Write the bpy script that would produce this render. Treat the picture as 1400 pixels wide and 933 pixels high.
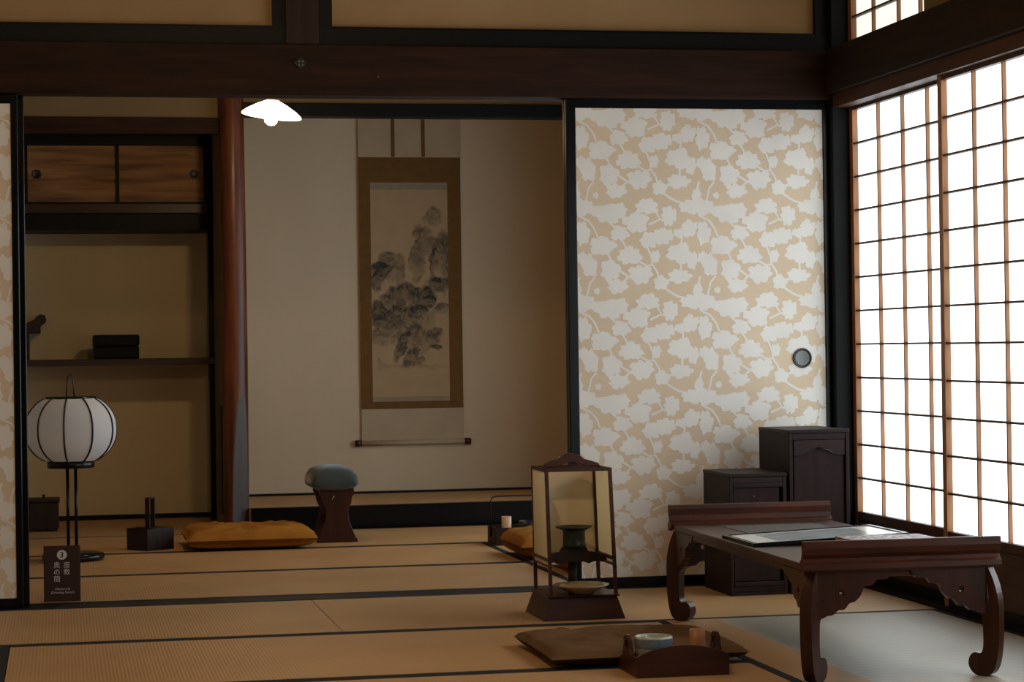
import bpy, bmesh, math, random
from mathutils import Vector, Matrix, noise
from mathutils.geometry import tessellate_polygon
R = random.Random(7)
PI = math.pi
for o in list(bpy.data.objects): bpy.data.objects.remove(o)
COL = bpy.context.scene.collection
SC = bpy.context.scene

# ------------------------------------------------------------------ camera, light, exposure
def look(yaw, pitch, roll):
    cy, sy, cp, sp, cr, sr = math.cos(yaw), math.sin(yaw), math.cos(pitch), math.sin(pitch), math.cos(roll), math.sin(roll)
    f = Vector((sy*cp, cy*cp, sp)); rt = Vector((cy, -sy, 0)); up = rt.cross(f)
    r2 = rt*cr + up*sr; u2 = -rt*sr + up*cr
    return Matrix((r2, u2, -f)).transposed().to_4x4()
cd = bpy.data.cameras.new('camera'); cam = bpy.data.objects.new('camera', cd); COL.objects.link(cam)
cd.sensor_width = 36; cd.lens = 3064.9/1400*36; cd.clip_end = 100
cam.matrix_world = Matrix.Translation((0, 0, .80)) @ look(.198684469, .00350653, -.0139693)
SC.camera = cam
SC.view_settings.view_transform = 'Standard'; SC.view_settings.look = 'None'
SC.view_settings.gamma = 1; SC.view_settings.use_curve_mapping = False
SC.view_settings.exposure = 0.0
W = bpy.data.worlds.new('world'); SC.world = W; W.use_nodes = True
W.node_tree.nodes['Background'].inputs[0].default_value = (.55, .60, .68, 1)
W.node_tree.nodes['Background'].inputs[1].default_value = .02
SHOJI_FRONT = 3.05
SHOJI_INNER = 3.4
SHOJI_COL = (.84, .95, 1.0)
BULB_INNER = 12.0
BULB_FRONT = 34.0

# ------------------------------------------------------------------ materials
def mat(name, base=(.5,.5,.5), rough=.6, spec=.5, metal=0, coat=0, emit=None, estr=0, sheen=0):
    m = bpy.data.materials.new(name); m.use_nodes = True
    b = m.node_tree.nodes['Principled BSDF']
    b.inputs['Base Color'].default_value = (*base, 1); b.inputs['Roughness'].default_value = rough
    b.inputs['Specular IOR Level'].default_value = spec; b.inputs['Metallic'].default_value = metal
    b.inputs['Coat Weight'].default_value = coat; b.inputs['Coat Roughness'].default_value = .15
    b.inputs['Sheen Weight'].default_value = sheen
    if emit: b.inputs['Emission Color'].default_value = (*emit, 1); b.inputs['Emission Strength'].default_value = estr
    return m
def nd(m, t, **kw):
    n = m.node_tree.nodes.new(t)
    for k, v in kw.items():
        if hasattr(n, k): setattr(n, k, v)
        else: n.inputs[k].default_value = v
    return n
def lk(m, a, b): m.node_tree.links.new(a, b)
def noisy(m, c1, c2, scale=(1,1,1), nscale=5, detail=4, lo=.35, hi=.65, bump=0, bscale=None, dist=.002, distort=0):
    t = nd(m, 'ShaderNodeTexCoord'); mp = nd(m, 'ShaderNodeMapping'); mp.inputs['Scale'].default_value = scale
    lk(m, t.outputs['Object'], mp.inputs[0])
    n = nd(m, 'ShaderNodeTexNoise', Scale=nscale, Detail=detail, Distortion=distort); lk(m, mp.outputs[0], n.inputs['Vector'])
    r = nd(m, 'ShaderNodeValToRGB'); r.color_ramp.elements[0].position = lo; r.color_ramp.elements[1].position = hi
    r.color_ramp.elements[0].color = (*c1, 1); r.color_ramp.elements[1].color = (*c2, 1)
    lk(m, n.outputs[0], r.inputs[0]); b = m.node_tree.nodes['Principled BSDF']; lk(m, r.outputs[0], b.inputs['Base Color'])
    if bump:
        n2 = nd(m, 'ShaderNodeTexNoise', Scale=bscale or nscale*4, Detail=3); lk(m, mp.outputs[0], n2.inputs['Vector'])
        bp = nd(m, 'ShaderNodeBump', Strength=bump, Distance=dist); lk(m, n2.outputs[0], bp.inputs['Height']); lk(m, bp.outputs[0], b.inputs['Normal'])
    return m
def wood(name, c1, c2, axis='x', rough=.45, spec=.5, coat=0, ns=3, lo=.3, hi=.7):
    s = {'x': (1, 14, 14), 'y': (14, 1, 14), 'z': (14, 14, 1)}[axis]
    return noisy(mat(name, rough=rough, spec=spec, coat=coat), c1, c2, s, ns, 6, lo, hi, .25, 9, .001, .6)
M = {}
M['beam_x'] = wood('aged_beam', (.012,.0045,.002), (.034,.0115,.0048), 'x', .6, .15)
M['beam_y'] = wood('aged_beam_side', (.011,.006,.003), (.026,.013,.007), 'y', .6, .2)
M['post_z'] = wood('aged_post', (.015,.007,.004), (.034,.015,.008), 'z', .6, .25)
M['post_black'] = wood('sooty_post', (.006,.006,.0065), (.011,.011,.012), 'z', .55, .1)
M['lacquer'] = mat('black_lacquer', (.004,.004,.0045), .22, .22)
M['satin_black'] = mat('satin_black', (.005,.005,.005), .5, .15)
M['plaster'] = noisy(mat('mud_plaster', rough=.9, spec=.15), (.50,.405,.285), (.57,.47,.335), (1,1,.35), 2.2, 5, .3, .7, .15, 60, .001)
M['plaster_bay'] = noisy(mat('ochre_plaster', rough=.9, spec=.15), (.56,.45,.27), (.62,.51,.32), (1,1,.35), 2.2, 5, .3, .7, .15, 60, .001)
M['plaster_dark'] = noisy(mat('dark_plaster', rough=.9, spec=.1), (.17,.12,.062), (.21,.15,.08), (1,1,1), 3, 4, .3, .7, .1, 60, .001)  # darker plaster tone for the right walls, divider and strips above the lintels
M['ranma_paper'] = noisy(mat('transom_paper', rough=.75, spec=.25), (.34,.215,.10), (.40,.26,.13), (1,1,1), 3, 5, .3, .7, .15, 90, .001)
M['ceiling'] = wood('ceiling_board', (.05,.03,.018), (.09,.055,.03), 'x', .6)
M['shoji_wood'] = wood('shoji_cedar', (.22,.09,.034), (.34,.15,.062), 'z', .5, .35)
M['shoji_wood_y'] = wood('shoji_cedar_rail', (.040,.015,.006), (.075,.028,.012), 'y', .55, .3)
M['shoji_bar'] = mat('muntin_wood', (.09,.045,.022), .55, .3)
M['koshi'] = wood('skirting_board', (.045,.019,.008), (.08,.036,.015), 'y', .5, .35)
M['fusuma'] = noisy(mat('fusuma_paper', rough=.7, spec=.25), (.66,.53,.385), (.72,.58,.425), (1,1,1), 3, 3, .3, .7, .08, 120, .0006)
M['mica'] = noisy(mat('mica_print', rough=.42, spec=.5), (.74,.71,.67), (.80,.775,.735), (1,1,1), 6, 3, .3, .7)
M['toko'] = wood('alcove_post', (.045,.010,.003), (.16,.043,.010), 'z', .38, .3, .04, ns=2)
M['toko_cut'] = wood('alcove_post_cut', (.035,.020,.015), (.055,.035,.025), 'z', .5)
M['table'] = wood('table_rosewood', (.030,.0075,.003), (.085,.0205,.007), 'x', .40, .22, .03)
M['table_y'] = wood('table_rosewood_top', (.028,.008,.0034), (.070,.019,.0075), 'y', .36, .28, .06)
M['table_z'] = wood('table_rosewood_leg', (.026,.007,.0032), (.062,.0165,.0068), 'z', .34, .28, .08)
M['cab'] = wood('dark_paulownia', (.012,.0052,.0048), (.026,.0115,.010), 'z', .55, .15)
M['cab_x'] = wood('dark_paulownia_rail', (.012,.0052,.0048), (.028,.012,.010), 'x', .5, .18)
M['andon'] = wood('andon_wood', (.030,.0075,.0035), (.066,.017,.0075), 'x', .4, .3)
M['darkwood'] = wood('smoked_wood', (.014,.007,.004), (.030,.015,.008), 'z', .55, .25)
M['shelf'] = wood('shelf_board', (.022,.010,.005), (.052,.024,.011), 'x', .4, .35)
M['gold_paper'] = noisy(mat('streaked_gold_paper', rough=.55, spec=.4), (.13,.055,.016), (.34,.17,.058), (1.2,1,14), 2.2, 4, .35, .62)
M['heri'] = mat('black_cloth_border', (.010,.010,.011), .8, .2)
M['khaki'] = noisy(mat('brown_cotton', rough=.9, spec=.05), (.105,.057,.025), (.165,.094,.044), (1,1,1), 5, 4, .3, .7, .4, 14, .01)
M['orange'] = noisy(mat('ochre_silk', rough=.75, spec=.15), (.26,.098,.010), (.37,.15,.018), (1,1,1), 6, 4, .3, .7, .5, 12, .012)
M['velvet'] = noisy(mat('grey_green_velvet', rough=.8, spec=.2, sheen=.35), (.030,.040,.038), (.065,.083,.080), (1,1,1), 9, 4, .3, .7, .4, 40, .002)
M['red_lacquer'] = wood('red_brown_lacquer', (.026,.005,.003), (.052,.010,.005), 'z', .35, .4, .1)
M['wire'] = mat('black_iron', (.008,.008,.009), .4, .5)
M['iron'] = mat('dark_iron', (.02,.018,.016), .5, .5, .6)
M['brass'] = mat('old_brass', (.55,.33,.13), .3, .5, .9)
M['white_marks'] = mat('white_lettering', (.62,.58,.55), .7, .2)
M['sign'] = mat('brown_sign_board', (.035,.014,.010), .5, .35)
M['silk_brown'] = noisy(mat('brown_brocade', rough=.7, spec=.2), (.115,.057,.012), (.145,.072,.017), (1,1,1), 30, 3, .3, .7, .2, 200, .0005)
M['silk_pale'] = noisy(mat('pale_silk', rough=.8, spec=.15), (.38,.30,.20), (.42,.335,.225), (1,1,1), 8, 3, .3, .7)
M['silk_grey'] = noisy(mat('grey_silk_strip', rough=.8, spec=.15), (.23,.19,.13), (.27,.22,.15), (1,1,1), 40, 3, .3, .7)
M['gun'] = mat('gunmetal', (.15,.16,.16), .45, .5, .6)
M['bamboo'] = noisy(mat('bamboo', rough=.45, spec=.4), (.32,.13,.045), (.45,.20,.075), (20,20,2), 2, 4, .3, .7)
M['bamboo_pale'] = noisy(mat('pale_bamboo', rough=.5, spec=.4), (.50,.30,.17), (.62,.40,.24), (20,20,2), 2, 4, .3, .7)
M['celadon'] = noisy(mat('pale_glaze', rough=.15, spec=.5, coat=.5), (.42,.45,.38), (.55,.55,.45), (1,1,1), 14, 4, .3, .7)
M['blue_glaze'] = noisy(mat('blue_grey_glaze', rough=.15, spec=.5, coat=.5), (.09,.13,.17), (.17,.22,.26), (1,1,1), 30, 4, .3, .7)
M['dish_glaze'] = noisy(mat('tan_dish_glaze', rough=.22, spec=.5, coat=.3), (.26,.18,.09), (.42,.31,.17), (1,1,1), 18, 4, .3, .7)
M['green_black'] = mat('green_black_metal', (.020,.026,.018), .35, .5, .3)
M['ink_print'] = noisy(mat('red_figured_brocade', rough=.45, spec=.4), (.11,.025,.02), (.50,.40,.37), (1,1,1), 60, 5, .47, .56)
M['brown_print'] = noisy(mat('dark_written_sheet', rough=.6, spec=.4), (.030,.022,.018), (.12,.10,.085), (1.5,4,1), 60, 3, .5, .6)
M['cord'] = mat('brown_cord', (.035,.02,.012), .8, .2)
M['socket'] = mat('brown_socket', (.20,.09,.04), .35, .5)
M['ash'] = mat('incense_ash', (.40,.35,.28), .95, .05)

# translucent / glowing things
def glow(name, col, strength, base=(.8,.8,.8)):
    return mat(name, base, .8, .1, emit=col, estr=strength)
M['shoji_front'] = glow('daylit_shoji_paper', SHOJI_COL, SHOJI_FRONT)
M['shoji_inner'] = glow('daylit_shoji_paper_inner', (.74, .88, 1.0), SHOJI_INNER)
M['ranma_shoji'] = glow('daylit_transom_paper', (.95,1.0,.90), 1.0)
M['shade'] = glow('lit_opal_glass', (1.0,.88,.68), 3.2)
M['bulb'] = glow('lit_bulb', (1.0,.80,.52), 30)
def paper(name, col, tr):
    m = mat(name, col, .85, .1); nt = m.node_tree; b = nt.nodes['Principled BSDF']; out = nt.nodes['Material Output']
    t = nd(m, 'ShaderNodeBsdfTranslucent'); t.inputs[0].default_value = (*tr, 1)
    mx = nd(m, 'ShaderNodeMixShader'); mx.inputs[0].default_value = .45
    lk(m, b.outputs[0], mx.inputs[1]); lk(m, t.outputs[0], mx.inputs[2]); lk(m, mx.outputs[0], out.inputs[0])
    return m
M['lantern_paper'] = paper('white_lantern_silk', (.90,.90,.90), (.88,.88,.88))
M['andon_paper'] = paper('andon_washi', (.86,.77,.60), (.88,.76,.55))
def glass():
    m = mat('picture_glass', (.9,.93,.95), .04, .5)
    return m
M['picture'] = None
def tatami(name, axis, c1=(.42,.23,.088), c2=(.50,.285,.115), dark=.05, rough=.5, ws=34):
    m = mat(name, rough=rough, spec=.5)
    noisy(m, c1, c2, (1,1,1), 2.2, 6, .3, .7)
    b = m.node_tree.nodes['Principled BSDF']; t = nd(m, 'ShaderNodeTexCoord')
    w = nd(m, 'ShaderNodeTexWave', Scale=ws, Distortion=.6, Detail=1); w.bands_direction = 'X' if axis == 'x' else 'Y'
    w.inputs['Detail Scale'].default_value = 3
    w2 = nd(m, 'ShaderNodeTexWave', Scale=90, Distortion=.3); w2.bands_direction = 'Y' if axis == 'x' else 'X'
    lk(m, t.outputs['Object'], w.inputs[0]); lk(m, t.outputs['Object'], w2.inputs[0])
    mu = nd(m, 'ShaderNodeMath', operation='MULTIPLY'); lk(m, w.outputs[1], mu.inputs[0]); lk(m, w2.outputs[1], mu.inputs[1])
    bp = nd(m, 'ShaderNodeBump', Strength=.5, Distance=.0012); lk(m, mu.outputs[0], bp.inputs['Height']); lk(m, bp.outputs[0], b.inputs['Normal'])
    # the rush weave darkens slightly in its furrows
    mx = nd(m, 'ShaderNodeMixRGB', blend_type='MULTIPLY'); mx.inputs[0].default_value = dark
    old = b.inputs['Base Color'].links[0].from_socket
    lk(m, old, mx.inputs[1]); lk(m, mu.outputs[0], mx.inputs[2]); lk(m, mx.outputs[0], b.inputs['Base Color'])
    return m
M['tatami_x'] = tatami('rush_matting', 'x')
M['tatami_y'] = tatami('rush_matting_turned', 'y')
M['tatami_pale'] = tatami('pale_rush_matting', 'y', (.49,.415,.315), (.58,.50,.39), .45, .42, 14)  # paler, greyer rush colour for the right part of one mat

# ------------------------------------------------------------------ mesh helpers
class MB:
    def __init__(s): s.v = []; s.f = []; s.m = []; s.sm = []
    def add(s, vs, fs, mi=0, smooth=False):
        b = len(s.v); s.v += [tuple(v) for v in vs]
        for f in fs: s.f.append([b+i for i in f]); s.m.append(mi); s.sm.append(smooth)
        return s
    def box(s, x0, x1, y0, y1, z0, z1, mi=0):
        v = [(x, y, z) for z in (z0, z1) for y in (y0, y1) for x in (x0, x1)]
        return s.add(v, [(0,2,3,1), (4,5,7,6), (0,1,5,4), (2,6,7,3), (0,4,6,2), (1,3,7,5)], mi)
    def frustum(s, b, t, z0, z1, mi=0):   # b,t = (x0,x1,y0,y1)
        v = [(x, y, z0) for y in b[2:] for x in b[:2]] + [(x, y, z1) for y in t[2:] for x in t[:2]]
        return s.add(v, [(0,2,3,1), (4,5,7,6), (0,1,5,4), (2,6,7,3), (0,4,6,2), (1,3,7,5)], mi)
    def bar(s, a, b, w, d, up=(0,0,1), mi=0):
        a, b = Vector(a), Vector(b); t = (b-a).normalized(); u = Vector(up)
        if abs(t.dot(u)) > .99: u = Vector((1,0,0))
        r = t.cross(u).normalized(); u = r.cross(t)
        v = [p + r*sx*w/2 + u*sz*d/2 for p in (a, b) for sx, sz in ((-1,-1), (1,-1), (1,1), (-1,1))]
        return s.add(v, [(0,1,2,3), (7,6,5,4), (0,4,5,1), (1,5,6,2), (2,6,7,3), (3,7,4,0)], mi)
    def tube(s, pts, r, n=10, mi=0, closed=False):
        pts = [Vector(p) for p in pts]; N = len(pts); rings = []
        rr = r if isinstance(r, (list, tuple)) else [r]*N
        up = Vector((.3, .2, .93)).normalized()
        for i, p in enumerate(pts):
            a = pts[(i-1) % N] if (closed or i > 0) else p; b = pts[(i+1) % N] if (closed or i < N-1) else p
            t = (b-a).normalized(); q = t.cross(up)
            if q.length < .05: q = t.cross(Vector((1,0,0)))
            q.normalize(); w = q.cross(t)
            rings.append([p + (q*math.cos(2*PI*k/n) + w*math.sin(2*PI*k/n))*rr[i] for k in range(n)])
        fs = []
        for i in range(N if closed else N-1):
            j = (i+1) % N
            for k in range(n): fs.append((i*n+k, i*n+(k+1) % n, j*n+(k+1) % n, j*n+k))
        if not closed: fs += [tuple(range(n))[::-1], tuple((N-1)*n+k for k in range(n))]
        return s.add([v for r_ in rings for v in r_], fs, mi, True)
    def lathe(s, prof, c=(0,0,0), n=32, mi=0, smooth=True, caps=True):
        cx, cy, cz = c; vs = []
        for r, z in prof:
            for k in range(n): a = 2*PI*k/n; vs.append((cx+r*math.cos(a), cy+r*math.sin(a), cz+z))
        fs = [(i*n+k, i*n+(k+1) % n, (i+1)*n+(k+1) % n, (i+1)*n+k) for i in range(len(prof)-1) for k in range(n)]
        if caps: fs += [tuple(range(n))[::-1], tuple((len(prof)-1)*n+k for k in range(n))]
        return s.add(vs, fs, mi, smooth)
    def prism(s, poly, a0, a1, axis='y', holes=(), mi=0):
        """poly in the plane across axis: 'y' -> (x,z), 'x' -> (y,z), 'z' -> (x,y)"""
        def P3(p, a): return {'y': (p[0], a, p[1]), 'x': (a, p[0], p[1]), 'z': (p[0], p[1], a)}[axis]
        loops = [list(poly)] + [list(h) for h in holes]
        tri = tessellate_polygon([[Vector((p[0], p[1], 0)) for p in L] for L in loops])
        flat = [p for L in loops for p in L]; n = len(flat)
        vs = [P3(p, a0) for p in flat] + [P3(p, a1) for p in flat]
        fs = [tuple(t) for t in tri] + [tuple(n+i for i in reversed(t)) for t in tri]
        o = 0
        for L in loops:
            k = len(L)
            for i in range(k): j = (i+1) % k; fs.append((o+i, o+j, n+o+j, n+o+i))
            o += k
        return s.add(vs, fs, mi)
    def xf(s, mtx, start=0):
        for i in range(start, len(s.v)): s.v[i] = tuple(mtx @ Vector(s.v[i]))
        return s
    def build(s, name, mats, parent=None, bevel=0, sub=0, loc=None, auto=True):
        me = bpy.data.meshes.new(name); o = bpy.data.objects.new(name, me); COL.objects.link(o)
        org = Vector((0,0,0))
        p = parent
        while p is not None: org += p.location; p = p.parent
        if loc is not None: o.location = Vector(loc)-org; org = Vector(loc)
        me.from_pydata([tuple(Vector(v)-org) for v in s.v], [], s.f)
        for m in (mats if isinstance(mats, (list, tuple)) else [mats]): me.materials.append(m)
        for p_, mi, sm in zip(me.polygons, s.m, s.sm): p_.material_index = mi; p_.use_smooth = sm
        bm = bmesh.new(); bm.from_mesh(me); bmesh.ops.recalc_face_normals(bm, faces=bm.faces); bm.to_mesh(me); bm.free()
        if parent: o.parent = parent
        if bevel:
            b = o.modifiers.new('bevel', 'BEVEL'); b.width = bevel; b.segments = 2; b.limit_method = 'ANGLE'; b.angle_limit = .6
        if sub:
            b = o.modifiers.new('sub', 'SUBSURF'); b.levels = b.render_levels = sub
        return o
def tag(o, label, cat, group=None):
    o['label'] = label; o['category'] = cat
    if group: o['group'] = group
    return o
def thing(name, label, cat, loc, group=None):
    o = bpy.data.objects.new(name, None); COL.objects.link(o); o.location = loc; o.empty_display_size = .05
    return tag(o, label, cat, group)
def struct(o, label=None):
    o['kind'] = 'structure'
    if label: o['label'] = label
    return o
def sempty(name, loc, label=None):
    o = bpy.data.objects.new(name, None); COL.objects.link(o); o.location = loc
    return struct(o, label)
def B(*a): return MB().box(*a)
def rotm(c, a): return Matrix.Translation(c) @ Matrix.Rotation(a, 4, 'Z') @ Matrix.Translation(-Vector(c))

# ------------------------------------------------------------------ room shell
XR = 2.575          # face of the right wall
struct(B(-1.3, 3.0, 1.5, 11.4, -.09, -.045).build('floor', M['darkwood']))
struct(B(-1.3, 2.8, 1.5, 11.4, 2.50, 2.54).build('ceiling', M['ceiling']))
struct(B(-1.36, -1.30, 1.5, 11.4, -.09, 2.5).build('wall_left', M['plaster']))
# back wall: chigaidana bay and tokonoma
struct(B(-1.30, .715, 11.05, 11.12, 0, 2.5).build('wall_back', M['plaster_bay']), 'beige plaster wall behind the staggered shelves')
struct(B(.715, 2.72, 10.98, 11.05, 0, 2.5).build('wall_alcove', M['plaster']), 'pale plaster back wall of the alcove behind the hanging scroll')
struct(B(.718, .775, 10.23, 11.05, 0, 2.5).build('wall_divider', M['plaster_dark']))
struct(B(2.50, 2.56, 10.06, 10.98, 0, 2.5).build('wall_alcove_side', M['plaster']))
struct(B(2.66, 2.74, 1.5, 11.1, -.05, 0.0).build('trim_20', M['koshi']))
# right wall above and outside the shoji
struct(B(2.66, 2.72, 7.238, 7.43, 0, 2.5).build('wall_right_corner', M['post_black']))
struct(B(2.61, 2.72, 3.3, 6.488, 1.80, 2.5).build('wall_right', M['plaster_dark']))
struct(B(2.66, 2.72, 6.49, 7.24, 2.10, 2.5).build('wall_right_top', M['plaster_dark']))
struct(B(2.60, 2.72, 7.43, 11.05, 1.72, 2.5).build('wall_right_inner', M['plaster_dark']))
struct(B(2.60, 2.72, 10.0, 11.05, 0, 1.72).build('wall_right_end', M['plaster_dark']))
struct(B(2.60, 2.72, 1.5, 3.30, 0, 2.5).build('wall_right_near', M['plaster_dark']))

# black post in the corner, head beams, threshold
struct(B(2.575, 2.66, 7.234, 7.372, 0, 2.5).build('trim_1', M['post_black'], bevel=.003), 'sooty black square post in the corner beside the shoji')
struct(B(-1.3, 2.575, 7.235, 7.365, -.045, .0).build('trim_2', M['satin_black']), 'dark wooden sliding track between the two rooms')
struct(B(-1.3, 2.575, 7.245, 7.355, 1.632, 1.797).build('trim_3', M['beam_x'], bevel=.003), 'long brown lintel beam above the sliding screens')
struct(B(-1.3, 2.575, 7.262, 7.345, 1.797, 1.852).build('trim_4', M['satin_black']), 'black rail below the transom panels')
struct(B(.727, .835, 7.252, 7.35, 1.797, 2.5).build('trim_5', M['post_z'], bevel=.003), 'short brown post between the two transom panels')
def ranma(n, x0, x1, lab):
    t = sempty(n, (x0, 7.3, 1.852), lab)
    fr = MB()
    fr.box(x0, x0+.046, 7.27, 7.335, 1.852, 2.5); fr.box(x1-.040, x1, 7.27, 7.335, 1.852, 2.5)
    fr.box(x0+.046, x1-.04, 7.275, 7.33, 1.852, 1.860)
    fr.build('frame', M['satin_black'], t)
    B(x0+.046, x1-.040, 7.295, 7.31, 1.858, 2.5).build('panel', M['ranma_paper'], t)
ranma('wall_transom_1', .835, 2.572, 'wide buff transom panel above the lintel')
ranma('wall_transom_2', -1.3, .727, 'buff transom panel above the lintel at upper left')
# lintel nail cover
t = thing('nail_cover', 'small dark metal blossom nail cover on the lintel beam above the hanging lamp', 'ornament', (.772, 7.243, 1.735))
dm = MB(); c = (.772, 7.2425, 1.735)
dm.prism([(c[0]+.024*math.cos(a)*(1 if i % 2 == 0 else .68), c[2]+.021*math.sin(a)*(1 if i % 2 == 0 else .68)) for i, a in enumerate([2*PI*k/8 for k in range(8)])], 7.2385, 7.2448, 'y')
dm.build('plate', M['iron'], t, bevel=.001)
for k in range(4):
    a = PI/4+k*PI/2; m = MB(); m.lathe([(.0045, 0), (.0042, .002), (.002, .0036), (.0004, .004)], n=12)
    m.xf(Matrix.Translation((c[0]+.008*math.cos(a), 7.2385, c[2]+.008*math.sin(a))) @ Matrix.Rotation(PI/2, 4, 'X')); m.build('petal_boss', M['gun'], t)
nl = MB().lathe([(.0012, 0), (.0012, .014), (.0025, .014), (.0025, .016)], n=10).xf(Matrix.Translation((1.024, 7.244, 1.692)) @ Matrix.Rotation(PI/2, 4, 'X'))
tag(nl.build('nail', M['gun']), 'tiny bright nail in the middle of the brown lintel beam', 'nail')

# right wall beams
struct(B(2.555, 2.66, 1.5, 7.232, 1.648, 1.80).build('trim_6', M['beam_y'], bevel=.003), 'dark head beam above the shoji')
struct(B(2.578, 2.675, 1.5, 7.232, 1.603, 1.648).build('trim_7', M['shoji_wood_y']), 'brown grooved head track of the shoji')
struct(B(2.578, 2.70, 1.5, 7.232, -.045, .006).build('trim_8', M['satin_black']), 'dark sill under the shoji')
struct(B(2.60, 2.72, 3.3, 3.36, 0, 2.5).build('trim_10', M['post_black']))

def shoji(n, X, y0, y1, lab, mt, z0=.008, z1=1.603, gz0=.234, gz1=1.592, rows=12, ys=None, ranma_=False):
    """panel seen from -x; y1 = far side.  paper on the far (outer) face"""
    t = sempty(n, (X, (y0+y1)/2, z0), lab)
    sw = .030; sf = .040
    B(X, X+.028, y1-sw, y1, z0, z1).build('stile', M['shoji_wood'], t, bevel=.0015)
    B(X, X+.028, y0, y0+sf, z0, z1).build('stile', M['shoji_wood'], t, bevel=.0015)
    B(X+.001, X+.027, y0+sf, y1-sw, gz1, z1).build('top_rail', M['shoji_wood_y'], t)
    if not ranma_:
        B(X+.001, X+.027, y0+sf, y1-sw, gz0-.026, gz0).build('middle_rail', M['shoji_wood_y'], t, bevel=.001)
        B(X+.001, X+.027, y0+sf, y1-sw, z0, z0+.030).build('bottom_rail', M['satin_black'], t)
        B(X+.010, X+.020, y0+sf, y1-sw, z0+.030, gz0-.026).build('skirting_panel', M['koshi'], t)
    else:
        B(X+.001, X+.027, y0+sf, y1-sw, z0, gz0).build('bottom_rail', M['shoji_wood_y'], t)
    g = MB()
    for y in ys: g.box(X+.008, X+.020, y-.004, y+.004, gz0, gz1)
    g.build('upright_muntins', M['shoji_wood'], t)
    g = MB()
    for k in range(1, rows):
        z = gz0+(gz1-gz0)*k/rows; g.box(X+.0045, X+.020, y0+sf-.002, y1-sw+.002, z-.0033, z+.0033)
    g.build('cross_muntins', M['shoji_bar'], t)
    B(X+.0205, X+.0215, y0+sf-.003, y1-sw+.003, gz0-.003, gz1+.003).build('paper', mt, t)
shoji('window_1', 2.634, 6.33, 7.232, 'far shoji screen next to the black corner post', M['shoji_front'], ys=[6.992, 6.776, 6.566])
shoji('window_2', 2.600, 5.49, 6.369, 'nearer shoji screen at the right edge', M['shoji_front'], ys=[6.125, 5.912, 5.70], gz1=1.589)
shoji('window_3', 2.634, 4.45, 5.52, 'shoji screen beyond the right edge', M['shoji_front'], ys=[5.27, 5.06, 4.85, 4.64])
shoji('window_4', 2.600, 3.40, 4.47, 'nearest shoji screen', M['shoji_front'], ys=[4.22, 4.0, 3.8, 3.6])
shoji('window_5', 2.636, 6.488, 7.236, 'small shoji transom above the head beam', M['ranma_shoji'], z0=1.80, z1=2.10, gz0=1.822, gz1=2.08, rows=3, ys=[7.026, 6.80, 6.615], ranma_=True)
shoji('window_6', 2.600, 7.48, 8.75, 'shoji of the inner room behind the screen', M['shoji_inner'], ys=[7.7, 7.95, 8.2, 8.45])
shoji('window_7', 2.634, 8.72, 9.99, 'second shoji of the inner room', M['shoji_inner'], ys=[8.95, 9.2, 9.45, 9.7])

# ------------------------------------------------------------------ fusuma (sliding screens with blossom print)
FL = [(70,25,70,50), (235,62,105,58), (305,40,50,42), (415,120,80,62), (488,18,72,48), (635,78,48,62), (305,190,58,45), (62,190,44,72), (190,270,82,58),
      (370,335,76,54), (595,210,62,52), (500,235,58,50), (700,190,38,30), (770,160,48,55), (540,340,30,38), (700,320,78,62), (782,365,40,54),
      (440,455,76,58), (240,430,62,66), (285,530,64,44), (105,400,48,68), (55,350,32,40), (700,470,74,42), (575,510,48,44), (790,20,80,46), (150,560,20,20), (20,560,30,46)]
ST = [[(30,75),(100,110),(135,155),(160,215)], [(500,135),(575,100),(545,50)], [(420,365),(480,400),(520,395),(550,440),(562,480)],
      [(300,430),(360,470),(390,465)], [(360,470),(325,505)], [(710,370),(710,435)], [(140,470),(105,510),(85,590),(80,620)],
      [(600,545),(650,580),(690,600),(740,610)], [(310,220),(340,270),(345,295)], [(480,260),(500,310),(515,350),(518,392)], [(720,210),(715,265)],
      [(225,320),(250,370),(285,400)], [(840,470),(815,545),(800,590)], [(230,110),(270,150),(300,165)], [(600,110),(575,100)], [(820,120),(800,200)]]
TW, TH = 802/4.665*.00243, 613/4.665*.00243
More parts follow.
